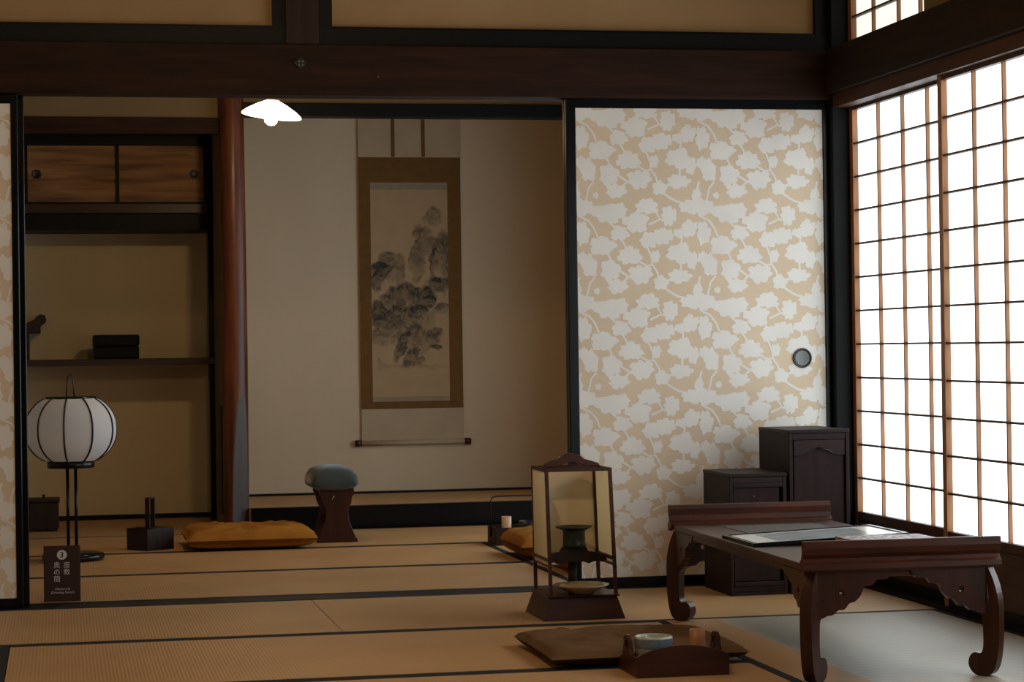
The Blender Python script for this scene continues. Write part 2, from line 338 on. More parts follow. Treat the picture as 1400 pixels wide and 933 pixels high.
def print_pattern(mb, x0, x1, z0, z1, y):
    """blossom print, one flat mica layer 0.3 mm proud of the paper, clipped to the panel"""
    rr = random.Random(3)
    px = .00243/4.665
    shapes = []
    for i, (cx, cy, rx, ry) in enumerate(FL):
        n = 44; L = rr.choice([5, 6, 7]); ph = rr.random()*6; ph2 = rr.random()*6; p = []
        for k in range(n):
            a = 2*PI*k/n
            r = .76 + .27*abs(math.sin(L*a/2+ph))**.8 + .07*math.sin(3*a+ph2) + .05*math.sin(11*a+ph) + rr.uniform(-.035, .035)
            p.append(((cx+rx*r*math.cos(a)*1.1)*px, -(cy+ry*r*math.sin(a)*1.1)*px))
        shapes.append(p)
    for s in ST:
        w = 7; L = []; Rr = []
        for i, q in enumerate(s):
            a = s[max(i-1, 0)]; b = s[min(i+1, len(s)-1)]; dx, dy = b[0]-a[0], b[1]-a[1]; l = math.hypot(dx, dy) or 1
            L.append((q[0]-dy/l*w, q[1]+dx/l*w)); Rr.append((q[0]+dy/l*w, q[1]-dx/l*w))
        shapes.append([(p[0]*px, -p[1]*px) for p in L+Rr[::-1]])
    def clip(poly):
        for ax, lim, sg in ((0, x0, 1), (0, x1, -1), (1, z0, 1), (1, z1, -1)):
            out = []
            for i in range(len(poly)):
                a, b = poly[i-1], poly[i]; ia = (a[ax]-lim)*sg >= 0; ib = (b[ax]-lim)*sg >= 0
                if ia != ib:
                    t = (lim-a[ax])/(b[ax]-a[ax]); out.append((a[0]+(b[0]-a[0])*t, a[1]+(b[1]-a[1])*t))
                if ib: out.append(b)
            poly = out
            if len(poly) < 3: return None
        return poly
    k = 0
    for i in range(-1, int((x1-x0)/TW)+2):
        for j in range(-1, int((z1-z0)/TH)+2):
            ox = x0 - .013 + i*TW; oz = z1 - j*TH
            for s in shapes:
                q = clip([(a+ox, b+oz) for a, b in s])
                if not q: continue
                q = [p for n_, p in enumerate(q) if math.dist(p, q[n_-1]) > 1e-5]
                if len(q) < 3: continue
                k += 1; yy = y - .00025 - (k % 97)*.000005
                tri = tessellate_polygon([[Vector((p[0], p[1], 0)) for p in q]])
                mb.add([(p[0], yy, p[1]) for p in q], [tuple(t) for t in tri], 1)
def fusuma(n, x0, x1, y, lab, pull=None, pat=True, stiles=(.034, .020)):
    t = sempty(n, ((x0+x1)/2, y+.010, 0), lab)
    z0, z1 = .0, 1.632; a, b = x0+stiles[0], x1-stiles[1]
    pm = MB().box(a, b, y+.004, y+.018, z0+.032, z1-.032)
    if pat: print_pattern(pm, a, b, z0+.032, z1-.032, y+.004)
    o = pm.build('paper_panel', [M['fusuma'], M['mica']], t)
    B(x0, a, y, y+.022, z0, z1).build('frame_stile', M['lacquer'], t, bevel=.003)
    B(b, x1, y, y+.022, z0, z1).build('frame_stile', M['lacquer'], t, bevel=.003)
    B(a, b, y, y+.022, z1-.032, z1).build('frame_top_rail', M['lacquer'], t)
    B(a, b, y, y+.022, z0, z0+.032).build('frame_bottom_rail', M['lacquer'], t)
    if pull:
        px_, pz = pull
        h = MB(); h.lathe([(.0255,0), (.0300,0), (.0330,.0015), (.0340,.003), (.0330,.0045), (.030,.0045), (.0272,.004), (.0262,.002), (.0255,.0)], n=40, caps=False)
        h.xf(Matrix.Translation((px_, y+.0042, pz)) @ Matrix.Rotation(PI/2, 4, 'X')); h = h.build('pull_rim', M['wire'], t)
        s = MB()
        for k in range(36):
            a_ = 2*PI*k/36; q = MB().lathe([(.0014,0), (.0013,.0006), (.0004,.0012)], n=8); q.xf(Matrix.Translation((px_+.0312*math.cos(a_), y-.0001, pz+.0312*math.sin(a_))) @ Matrix.Rotation(PI/2, 4, 'X')); s.add(q.v, q.f, 0, True)
        sp = s.build('stud_ring', M['gun'], h)
        d = MB().lathe([(.0262,0), (.0262,.0022), (.0235,.0014), (.002,.0010)], n=40); d.xf(Matrix.Translation((px_, y+.0041, pz)) @ Matrix.Rotation(PI/2, 4, 'X')); d.build('pull_dish', M['gun'], h)
    return t
fusuma('door_1', 1.657, 2.573, 7.272, 'large beige sliding screen with white blossom print and round pull', pull=(2.470, .755))
fusuma('door_2', 1.662, 2.575, 7.322, 'second sliding screen standing behind the large blossom screen', pat=False, stiles=(.02, .03))
fusuma('door_3', -1.06, -.125, 7.272, 'blossom-printed sliding screen at the left edge', stiles=(.03, .022))
fusuma('door_4', -1.03, -.107, 7.322, 'second sliding screen behind the left one', pat=False, stiles=(.03, .02))
# hinge-side groove strips beside the right screen (joints seen in the photo)
s = MB()
for z in (.25, .55, .86, 1.05, 1.30, 1.42): s.box(2.5725, 2.5748, 7.256, 7.270, z, z+.010)
struct(s.build('trim_11', M['satin_black']))

# ------------------------------------------------------------------ tatami
def mat_x(x0, x1, y0, y1, lab, borders=(1, 1), ax='x', pale_x=None):
    t = thing('tatami_mat', lab, 'tatami mat', ((x0+x1)/2, (y0+y1)/2, -.044), 'straw mats on the floor')
    g = .0012; x0 += g; x1 -= g; y0 += g; y1 -= g
    if pale_x: MB().box(x0, pale_x, y0, y1, -.044, 0).box(pale_x, x1, y0, y1, -.044, 0, 1).build('straw_body', [M['tatami_y'], M['tatami_pale']], t)
    else: B(x0, x1, y0, y1, -.044, 0).build('straw_body', M['tatami_x' if ax == 'x' else 'tatami_y'], t)
    bw = .029 if ax == 'x' else .027
    if ax == 'x':
        if borders[0]: B(x0, x1, y0, y0+bw, -.043, .0002).build('cloth_border', M['heri'], t)
        if borders[1]: B(x0, x1, y1-bw, y1, -.043, .0002).build('cloth_border', M['heri'], t)
    else:
        if borders[0]: B(x0, x0+bw, y0, y1, -.043, .0002).build('cloth_border', M['heri'], t)
        if borders[1]: B(x1-bw, x1, y0, y1, -.043, .0002).build('cloth_border', M['heri'], t)
a1, a2 = -.147, 1.692
mat_x(.78, XR, 6.335, 7.235, 'straw mat along the sliding track, under the lantern and the cabinets')
mat_x(-1.06, .78, 6.335, 7.235, 'straw mat along the sliding track, left end before the brown sign')
mat_x(a1, a2, 5.455, 6.335, 'straw mat second from the sliding track, under the far half of the brown cushion')
mat_x(a1, a2, 4.575, 5.455, 'straw mat at the bottom edge of the photo under the small smoking tray')
mat_x(a2, XR, 4.50, 6.335, 'pale daylit straw mat under the low table by the shoji', ax='y', pale_x=1.872)
mat_x(-1.03, a1, 4.50, 6.335, 'sliver of straw mat in the lower left corner', ax='y')
mat_x(-1.03, XR, 2.7, 4.50, 'straw matting nearest the viewer', ax='x')
# inner room
mat_x(a1, a2, 7.365, 8.235, 'first straw mat of the inner room behind the brown sign')
mat_x(a1, a2, 8.235, 9.125, 'second straw mat of the inner room, under the round paper lamp')
mat_x(a2, XR+.03, 7.365, 9.125, 'turned straw mat of the inner room under the small ochre cushion', ax='y')
mat_x(-1.06, a1, 7.365, 9.125, 'turned straw mat behind the left screen', ax='y')
mat_x(-1.3, .735, 9.125, 10.03, 'third row straw mat under the ochre cushion on the left')
mat_x(.735, XR+.03, 9.125, 10.03, 'third row straw mat under the velvet armrest')
struct(B(-1.3, .718, 10.03, 11.05, -.044, 0).build('floor_shelf_bay', M['tatami_x']), 'matting in front of the staggered shelves')
struct(B(-1.3, .718, 11.03, 11.05, 0, .022).build('baseboard_back', M['satin_black']))

# ------------------------------------------------------------------ tokonoma
struct(B(.83, 2.50, 10.10, 10.15, -.04, .100).build('trim_12', M['lacquer'], bevel=.002), 'black lacquered sill of the raised alcove floor')
struct(B(.775, 2.50, 10.15, 10.98, -.04, .097).build('floor_alcove', M['tatami_x']), 'matting of the raised alcove floor')
struct(B(.775, 2.50, 10.965, 10.98, .097, .108).build('baseboard_alcove', M['satin_black']))
struct(B(.80, 2.50, 10.12, 10.22, 1.866, 1.925).build('trim_13', M['satin_black'], bevel=.002), 'black drop lintel across the alcove')
struct(B(.80, 2.50, 10.14, 10.20, 1.925, 2.5).build('wall_above_alcove', M['plaster_dark']))
# alcove post: natural log, slightly tapering, adzed flat near the foot
pm = MB(); n = 40; prof = []
zs = [0+.05*k for k in range(51)]
vs = []
for z in zs:
    for k in range(n):
        a = 2*PI*k/n; r = .0565*(1+.012*math.sin(3*a+z*2)+.02*math.sin(z*2.3+1))
        x = .766+.004*math.sin(z*1.4)+r*math.cos(a); y = 10.155+r*math.sin(a)
        # adzed face turned to the front right, a tall narrow arch
        e = math.sin(min(1, max(0, (.62-z)/.62))*PI/2)
        nx, ny = .45, -.893; d = (x-.766)*nx+(y-10.155)*ny; lim = .0575-.020*e
        if d > lim: x -= nx*(d-lim); y -= ny*(d-lim)
        vs.append((x, y, z))
fs = [(i*n+k, i*n+(k+1) % n, (i+1)*n+(k+1) % n, (i+1)*n+k) for i in range(len(zs)-1) for k in range(n)]
mi = []
pm.v = vs
for f in fs:
    c = sum((Vector(vs[i]) for i in f), Vector())/4; e = math.sin(min(1, max(0, (.62-c.z)/.62))*PI/2)
    d = (c.x-.766)*.45+(c.y-10.155)*-.893
    pm.f.append(list(f)); pm.m.append(1 if e > .05 and d > .0575-.020*e-.0009 else 0); pm.sm.append(True)
struct(pm.build('trim_14', [M['toko'], M['toko_cut']]), 'polished reddish log post beside the alcove')

# ------------------------------------------------------------------ shelf bay (left)
struct(B(-1.3, .712, 10.17, 10.23, 1.79, 1.862).build('trim_15', M['beam_x'], bevel=.002), 'brown lintel above the wall cupboard')
struct(B(-1.3, .712, 10.18, 10.22, 1.862, 2.5).build('wall_above_shelves', M['plaster_dark']))
struct(B(.692, .7175, 10.74, 10.86, 0, 1.39).build('trim_16', M['lacquer'], bevel=.002), 'black post at the side of the shelf bay')
struct(B(.713, .7178, 10.27, 10.46, .06, .56).build('trim_17', M['satin_black'], bevel=.001))
t = thing('wall_cupboard', 'black framed wall cupboard with two gold streaked sliding doors, high in the shelf bay', 'cupboard', (-.3, 10.75, 1.385))
cm = MB(); cm.box(-1.29, .7165, 10.72, 11.04, 1.786, 1.842); cm.box(-1.29, .7165, 10.72, 11.04, 1.385, 1.462)
cm.box(.686, .7165, 10.72, 11.04, 1.462, 1.786); cm.build('case', M['satin_black'], t, bevel=.002)
B(-1.29, .690, 10.705, 10.78, 1.464, 1.510).build('front_rail', M['shelf'], t, bevel=.003)
for x0, x1, y, px_ in ((-.155, .284, 10.755, -.100), (.268, .686, 10.738, .632)):
    d = MB().box(x0+.013, x1-.010, y+.003, y+.012, 1.521, 1.786).build('sliding_door', M['gold_paper'], t)
    f_ = MB(); f_.box(x0, x0+.013, y, y+.014, 1.510, 1.786); f_.box(x1-.010, x1, y, y+.014, 1.510, 1.786); f_.box(x0+.013, x1-.010, y, y+.014, 1.510, 1.521)
    f_.build('door_frame', M['satin_black'], d)
    MB().lathe([(.022,0), (.022,.002), (.020,.0035), (.017,.002), (.001,.0012)], n=28).xf(Matrix.Translation((px_, y+.003, 1.652)) @ Matrix.Rotation(PI/2, 4, 'X')).build('round_pull', M['wire'], d)
B(-1.29, -.156, 10.755, 10.769, 1.510, 1.786).build('side_panel', M['gold_paper'], t)
# lower shelf and the end of the upper one
struct(B(-1.3, .7165, 10.72, 11.048, .748, .779).build('trim_18', M['shelf'], bevel=.002), 'lower board of the staggered shelves')
us = MB(); us.box(-1.3, -.094, 10.72, 11.048, .908, .938)
us.prism([(-.175,.938), (-.150,.955), (-.120,.968), (-.107,.985), (-.090,.993), (-.071,.988), (-.065,.972), (-.071,.956), (-.085,.948), (-.094,.938), (-.094,.908), (-.175,.908)], 10.71, 11.048, 'y')
us.box(-.168, -.143, 10.74, 10.77, .779, .908)
struct(us.build('trim_19', M['darkwood'], bevel=.001), 'end of the upper shelf with its curled brush stop')
# lacquer box on shelf
t = thing('letter_box', 'shiny black lacquer box lying on the lower shelf', 'box', (.2565, 10.81, .779))
m = B(.150, .364, 10.745, 10.90, .779, .838); m.build('box_body', M['lacquer'], t, bevel=.006)
B(.148, .366, 10.743, 10.902, .8385, .893).build('lid', M['lacquer'], t, bevel=.009)
# dark stand in the lower left
t = thing('wooden_chest', 'small dark wooden box on the mat behind the round paper lamp', 'box', (-.10, 10.45, 0))
B(-.185, -.018, 10.38, 10.56, .012, .132).build('chest_body', M['darkwood'], t, bevel=.003)
B(-.190, -.013, 10.375, 10.565, .1325, .146).build('lid', M['darkwood'], t, bevel=.003)
for sx in (-.175, -.043):
    for sy in (10.39, 10.535): B(sx, sx+.018, sy, sy+.018, 0, .0118).build('foot', M['darkwood'], t)
MB().lathe([(.005,0), (.004,.006), (.008,.012), (.006,.018), (.001,.019)], (-.085, 10.47, .146), 14).build('knob', M['iron'], t)

# ------------------------------------------------------------------ hanging scroll
t = thing('hanging_scroll', 'tall hanging scroll with an ink landscape in brown mounting, on the alcove wall', 'scroll', (1.69, 10.975, .33))
x0, x1 = 1.448, 1.957; yb = 10.966
B(x0, x1, yb, yb+.0015, .352, .512).build('lower_silk', M['silk_pale'], t)
B(x0, x1, yb, yb+.0015, 1.755, 1.99).build('upper_silk', M['silk_pale'], t)
mm = MB(); pxa, pxb, pza, pzb = 1.505, 1.890, .548, 1.630
mm.box(x0, pxa, yb-.0008, yb+.0012, .512, 1.755); mm.box(pxb, x1, yb-.0008, yb+.0012, .512, 1.755)
mm.box(pxa, pxb, yb-.0008, yb+.0012, .512, pza); mm.box(pxa, pxb, yb-.0008, yb+.0012, pzb, 1.755)
mm.build('brown_mounting', M['silk_brown'], t)
B(pxa, pxb, yb-.0006, yb+.001, 1.595, pzb).build('silk_strip', M['silk_grey'], t)
B(pxa, pxb, yb-.0006, yb+.001, pza, .571).build('silk_strip', M['silk_grey'], t)
for xx in (1.621, 1.772): B(xx-.009, xx+.009, yb-.0025, yb-.001, 1.757, 1.985).build('hanging_ribbon', M['silk_brown'], t)
MB().tube([(x0-.004, yb-.004, .345), (x1+.004, yb-.004, .345)], .0125, 16).build('roller', M['silk_pale'], t)
for xa, xb in ((x0-.034, x0-.004), (x1+.004, x1+.034)):
    MB().tube([(xa, yb-.004, .345), (xb, yb-.004, .345)], .0165, 16).build('roller_knob', M['red_lacquer'], t)
B(x0, x1, yb-.003, yb+.005, 1.985, 2.0).build('top_rod', M['silk_brown'], t)
MB().tube([(1.60, yb, 2.0), (1.70, yb, 2.07), (1.80, yb, 2.0)], .0025, 8).build('hanging_cord', M['cord'], t)
# painting: pigment as a colour attribute on a fine grid.  u 0..1 left-right, v 0..1 top-bottom
def smooth(a, b, x): x = max(0, min(1, (x-a)/(b-a))); return x*x*(3-2*x)
INK = [  # u, v, ru, rv, rot, dark, warm
 (.80,.135,.13,.045,-.3,.30), (.68,.22,.12,.05,-.7,.42), (.60,.31,.10,.09,.3,.45), (.72,.27,.16,.06,.2,.45), (.90,.30,.12,.10,.3,.45), (.80,.36,.035,.11,.1,.60), (.96,.38,.05,.12,0,.45), (.62,.39,.08,.06,.3,.35),
 (.92,.455,.20,.035,-.15,.70), (.22,.335,.13,.035,-.1,.40), (.13,.395,.14,.05,.3,.78), (.32,.38,.10,.07,.4,.42), (.08,.44,.09,.045,0,.65), (.37,.43,.05,.05,0,.40),
 (.45,.50,.17,.05,.1,.66), (.28,.53,.14,.06,.2,.62), (.70,.52,.13,.05,.5,.85), (.55,.535,.13,.05,.2,.62), (.10,.59,.13,.045,.1,.75), (.35,.60,.2,.045,.1,.60), (.62,.58,.12,.03,.2,.85), (.90,.58,.14,.028,-.25,.40),
 (.15,.65,.17,.04,.2,.62), (.30,.67,.10,.07,.5,.42), (.52,.64,.14,.05,.2,.45), (.48,.70,.12,.08,.9,.45), (.10,.71,.11,.05,-.5,.40), (.38,.75,.07,.09,.5,.66), (.80,.71,.13,.035,-.6,.60), (.82,.755,.08,.015,.1,.75),
 (.66,.74,.12,.06,.5,.38), (.50,.80,.08,.06,.4,.60), (.62,.825,.08,.018,0,.62), (.50,.845,.12,.013,0,.42), (.70,.64,.13,.06,.2,.28), (.55,.855,.45,.012,0,.12), (.10,.85,.03,.03,0,.14)]
NU, NV = 130, 330
gv, gc = [], []
for j in range(NV+1):
    for i in range(NU+1):
        u, v = i/NU, j/NV
        gv.append((pxa+(pxb-pxa)*u, yb-.0003, 1.595-(1.595-.571)*v))
        q = Vector((u*3.2, v*8.5, 1.7)); n1 = noise.fractal(q*1.7, .9, 2.1, 5); n2 = noise.turbulence(q*2.6+Vector((5, 2, 0)), 4, False)
        uu, vv = u+n1*.05, v+noise.fractal(q*1.9+Vector((9, 3, 1)), .9, 2.1, 4)*.018
        d = 0
        for cu, cv, ru, rv, ro, dk in INK:
            du, dv = (uu-cu), (vv-cv)*2.66; c_, s_ = math.cos(ro), math.sin(ro); a = (du*c_+dv*s_)/ru; b = (-du*s_+dv*c_)/(rv*2.66)
            e = math.sqrt(a*a+b*b)
            # ink is heaviest along the upper edge of each rock and fades downwards
            w = smooth(1.2, .8, e)*(.6+.4*smooth(.6, -.8, b)); d = max(d, w*dk)
        st = abs(noise.noise(Vector((u*16+n1*3, v*22, 3)))); d *= .66+.75*smooth(.02, .45, st+n2*.25)
        d = 1-(1-min(.93, d))**1.9
        base = Vector((.37,.26,.150))*(1-.05*n1); ink = Vector((.030,.030,.026)); gc.append(base.lerp(ink, d))
me = bpy.data.meshes.new('painting'); po = bpy.data.objects.new('painting', me); COL.objects.link(po)
org = t.location
me.from_pydata([tuple(Vector(p)-org) for p in gv], [], [(j*(NU+1)+i, (j+1)*(NU+1)+i, (j+1)*(NU+1)+i+1, j*(NU+1)+i+1) for j in range(NV) for i in range(NU)])
ca = me.color_attributes.new('pigment', 'FLOAT_COLOR', 'POINT')
for k, c in enumerate(gc): ca.data[k].color = (*c, 1)
pm_ = mat('painted_silk', rough=.8, spec=.15); at = nd(pm_, 'ShaderNodeAttribute', attribute_name='pigment'); lk(pm_, at.outputs[0], pm_.node_tree.nodes['Principled BSDF'].inputs['Base Color'])
me.materials.append(pm_); po.parent = t

# ------------------------------------------------------------------ lamps
def pendant(x, y, z, tilt, label, power, ceil=2.5, src=True):
    t = thing('pendant_lamp', label, 'lamp', (x, y, z+.07))
    RT = Matrix.Translation((x, y, z)) @ Matrix.Rotation(tilt, 4, 'Y')
    m = MB().lathe([(.022,.062), (.026,.058), (.060,.042), (.100,.018), (.117,.004), (.121,-.002), (.1195,-.005), (.115,-.001), (.098,.013), (.058,.037), (.024,.053), (.020,.056)], n=56, caps=False).xf(RT); m.build('glass_shade', M['shade'], t)
    MB().lathe([(.014,.052), (.024,.056), (.028,.060), (.028,.066), (.020,.070), (.018,.098), (.010,.104)], n=28).xf(RT).build('lamp_holder', M['socket'], t)
    MB().lathe([(.006,.050), (.012,.040), (.014,.020), (.024,.002), (.028,-.014), (.024,-.030), (.012,-.040), (.001,-.042)], n=28).xf(RT).build('bulb', M['bulb'], t)
    top = RT @ Vector((0, 0, .104))
    MB().tube([top, (top.x+(.0), y, top.z+.05), (x, y, ceil)], .0032, 8).build('cord', M['cord'], t)
    return t
pendant(.841, 9.0, 1.752, .12, 'lit white glass pendant lamp hanging in front of the reddish post', BULB_INNER)
pendant(.60, 4.7, 2.12, 0, 'second glass pendant lamp in the front room above the picture edge', BULB_FRONT)
def pl(name, x, y, z, e):
    l = bpy.data.lights.new(name, 'POINT'); l.energy = e; l.color = (1.0, .66, .34); l.shadow_soft_size = .03
    o = bpy.data.objects.new(name, l); COL.objects.link(o); o.location = (x, y, z)
pl('bulb_light', .841, 9.0, 1.69, BULB_INNER); pl('bulb_light_front', .60, 4.7, 2.05, BULB_FRONT)

# round paper lamp (bonbori)
LX, LY = .035, 8.90
t = thing('paper_floor_lamp', 'round white paper lamp in a black wire frame on a two-rod stand', 'lamp', (LX, LY, 0))
MB().lathe([(.095,0), (.118,.004), (.121,.014), (.118,.026), (.105,.030), (.05,.033), (.012,.036)], (LX+.002, LY, 0), 48).build('base', M['lacquer'], t)
for dx in (-.0155, .0155): MB().tube([(LX+dx, LY, .03), (LX+dx, LY, .362)], .0062, 12).build('stand_rod', M['lacquer'], t)
zb, zt = .363, .645
RB, RTp, RM = .090, .100, .176
def rad(s):   # s 0..1 bottom to top
    a = (s-.5)*2; e = RM*math.sqrt(max(0, 1-(abs(a)*.84)**2.25)); return e
pr = [(rad(k/24), zb+.026+(zt-zb-.04)*k/24) for k in range(25)]
NR = 10; SEG = 80; vs = []
for r, z in pr:
    for k in range(SEG):
        a = 2*PI*k/SEG; f = (k % (SEG//NR))/(SEG/NR); s_ = 1-.020*math.sin(PI*f)*1.0
        vs.append((LX+r*s_*math.cos(a+.16), LY+r*s_*math.sin(a+.16), z))
m = MB(); m.add(vs, [(i*SEG+k, i*SEG+(k+1) % SEG, (i+1)*SEG+(k+1) % SEG, (i+1)*SEG+k) for i in range(24) for k in range(SEG)], 0, True)
m.build('paper_shade', M['lantern_paper'], t)
for q in range(NR):
    a = 2*PI*q/NR+.16
    MB().tube([(LX+(r+.0015)*math.cos(a), LY+(r+.0015)*math.sin(a), z) for r, z in pr], .0036, 8).build('wire_rib', M['wire'], t)
MB().lathe([(.070,0), (.089,0), (.091,.003), (.091,.031), (.086,.032), (.070,.032)], (LX-.002, LY, zb-.002), 48).build('lower_ring', M['lacquer'], t)
MB().lathe([(.060,0), (.098,0), (.100,.003), (.099,.009), (.094,.011), (.060,.011)], (LX, LY, zt-.018), 48).build('upper_ring', M['lacquer'], t)
B(LX-.098, LX+.098, LY-.008, LY+.008, zt-.016, zt-.008).build('cross_bar', M['lacquer'], t)
hp = [(LX-.016, LY, zt-.008), (LX-.014, LY, zt+.03), (LX-.009, LY, zt+.070), (LX, LY, zt+.084), (LX+.008, LY, zt+.070), (LX+.012, LY, zt+.03), (LX+.014, LY, zt-.008)]
MB().tube(hp, .0026, 8).build('handle_loop', M['wire'], t)

# sign
t = thing('room_sign', 'small brown room sign with white lettering standing behind the sliding track', 'sign', (-.005, 7.43, 0))
SL = Matrix.Translation((-.005, 7.425, 0)) @ Matrix.Rotation(-.04, 4, 'X')
B(-.0585, .0585, 0, .006, .0, .181).xf(SL).build('board', M['sign'], t, bevel=.0008)
MB().prism([(0,0), (.035,0), (.006,.12)], -.02, .02, 'x').xf(Matrix.Translation((-.005, 7.4325, 0))).build('rear_prop', M['sign'], t)
MB().lathe([(.0158,0), (.0158,.0005)], n=40, smooth=False).xf(SL @ Matrix.Translation((0, -.0002, .151)) @ Matrix.Rotation(PI/2, 4, 'X')).build('number_disc', M['white_marks'], t)
def text(s, x, z, size, m, name, shear=0, sx=1, off=-.0008, bold=0):
    c = bpy.data.curves.new(name, 'FONT'); c.body = s; c.size = size; c.align_x = 'CENTER'; c.align_y = 'CENTER'; c.extrude = .0002; c.shear = shear; c.offset = bold
    o = bpy.data.objects.new(name, c); COL.objects.link(o)
    bpy.context.view_layer.update(); dg = bpy.context.evaluated_depsgraph_get()
    me = bpy.data.meshes.new_from_object(o.evaluated_get(dg)); bpy.data.objects.remove(o)
    mo = bpy.data.objects.new(name, me); COL.objects.link(mo); me.materials.clear(); me.materials.append(m)
    me.transform(Matrix.Translation(-t.location) @ SL @ Matrix.Translation((x, off, z)) @ Matrix.Rotation(PI/2, 4, 'X') @ Matrix.Scale(sx, 4, (1,0,0)))
    mo.parent = t; return mo
text('3', 0, .1505, .026, M['sign'], 'number', bold=.0003, off=-.0012)
for ch, x, z in (('座', .015, .117), ('敷', .015, .0945), ('奥', -.0165, .117), ('の', -.0165, .0945), ('間', -.0165, .072)):
    text(ch, x, z, .0215, M['white_marks'], 'character')
text('Okuno-ma', 0, .041, .0105, M['white_marks'], 'small_lettering', .25, 1.05)
text('(Drawing Room)', .001, .0295, .0105, M['white_marks'], 'small_lettering', 0, 1.05)

# ------------------------------------------------------------------ soft cushions
def cushion(name, label, x0, x1, y0, y1, th, m, rot=0, lumps=.006, seed=1, group=None, tassel=True, z0=0.0):
    N = 44; cx, cy = (x0+x1)/2, (y0+y1)/2; hx, hy = (x1-x0)/2, (y1-y0)/2; rr = seed*13.7
    mb = MB(); top, bot = [], []
    for j in range(N+1):
        for i in range(N+1):
            u, v = i/N*2-1, j/N*2-1
            # pinched edges: corners reach out, sides draw in
            px_ = u*hx*(1-.025*(1-v*v)*abs(u)**3); py_ = v*hy*(1-.025*(1-u*u)*abs(v)**3)
            e = (1-abs(u)**5)*(1-abs(v)**5); h = th*.5*(max(e, 0)**.33)
            w = noise.fractal(Vector((u*3.1+rr, v*3.1, 0)), .8, 2, 4)*lumps; rad_ = noise.noise(Vector((math.atan2(v, u)*2.5, rr, 0)))*lumps*max(abs(u), abs(v))
            sink = .22*th*math.exp(-(u*u+v*v)*9)
            top.append((cx+px_, cy+py_, z0+th*.5+h+(w+rad_)*e-sink*e)); bot.append((cx+px_, cy+py_, z0+th*.5-h*(.97)))
    n = N+1; vs = top+bot; fs = [(j*n+i, j*n+i+1, (j+1)*n+i+1, (j+1)*n+i) for j in range(N) for i in range(N)]
    fs += [(n*n+j*n+i, n*n+(j+1)*n+i, n*n+(j+1)*n+i+1, n*n+j*n+i+1) for j in range(N) for i in range(N)]
    mb.add(vs, fs, 0, True)
    rim = [j*n+i for (i, j) in [(i, 0) for i in range(N)]+[(N, j) for j in range(N)]+[(i, N) for i in range(N, 0, -1)]+[(0, j) for j in range(N, 0, -1)]]
    mb.xf(rotm((cx, cy, 0), rot))
    t = thing(name, label, 'cushion', (cx, cy, z0), group)
    o = mb.build('cushion_cover', m, t)
    bm = bmesh.new(); bm.from_mesh(o.data); bmesh.ops.remove_doubles(bm, verts=bm.verts, dist=1e-5); bm.to_mesh(o.data); bm.free()
    if tassel:
        tm = MB(); zc = z0+th-.22*th
        for k in range(4):
            a = k*PI/2+.5; tm.tube([(cx, cy, zc-.001), (cx+.008*math.cos(a), cy+.008*math.sin(a), zc+.003), (cx+.020*math.cos(a), cy+.020*math.sin(a), zc)], [.002, .0016, .001], 6)
        tm.build('centre_tuft', m, o)
    return t
cushion('floor_cushion', 'flat brown floor cushion on the mat behind the smoking tray', 1.185, 1.700, 5.44, 5.93, .050, M['khaki'], .0, .009, 2)
cushion('floor_cushion', 'plump ochre floor cushion lying left of the velvet armrest', .485, 1.015, 9.07, 9.56, .088, M['orange'], .0, .014, 5)
cushion('floor_cushion', 'ochre floor cushion half hidden behind the standing andon lantern', 1.685, 2.15, 8.24, 8.68, .105, M['orange'], .0, .012, 9)
cushion('floor_cushion', 'ochre floor cushion seen only through the lower gap of the andon lantern', 1.735, 2.20, 7.68, 8.12, .100, M['orange'], .0, .012, 11)

# ------------------------------------------------------------------ carry box with handle, rotated on the mat
t = thing('carrying_box', 'small square wooden box with tall strap handle, between paper lamp and ochre cushion', 'box', (.350, 9.30, 0))
RM_ = rotm((.350, 9.30, 0), .62); cx, cy = .350, 9.30; h = .068
m = MB(); wd = .006
m.box(cx-h, cx+h, cy-h, cy-h+wd, 0, .088); m.box(cx-h, cx+h, cy+h-wd, cy+h, 0, .088); m.box(cx-h, cx-h+wd, cy-h+wd, cy+h-wd, 0, .088); m.box(cx+h-wd, cx+h, cy-h+wd, cy+h-wd, 0, .088); m.box(cx-h+wd, cx+h-wd, cy-h+wd, cy+h-wd, 0, .008)
m.xf(RM_).build('box_body', M['darkwood'], t, bevel=.001)
# narrow handle: strap across the middle
m = MB(); m.box(cx-.024, cx-.018, cy-.010, cy+.010, .09, .205); m.box(cx+.018, cx+.024, cy-.010, cy+.010, .09, .205); m.box(cx-.024, cx+.024, cy-.010, cy+.010, .205, .212)
m.xf(rotm((cx, cy, 0), 1.0)).build('handle', M['darkwood'], t, bevel=.001)
B(cx-.030, cx+h-wd-.001, cy-h+wd+.001, cy+h-wd-.001, .081, .089).xf(RM_).build('half_lid', M['darkwood'], t, bevel=.001)

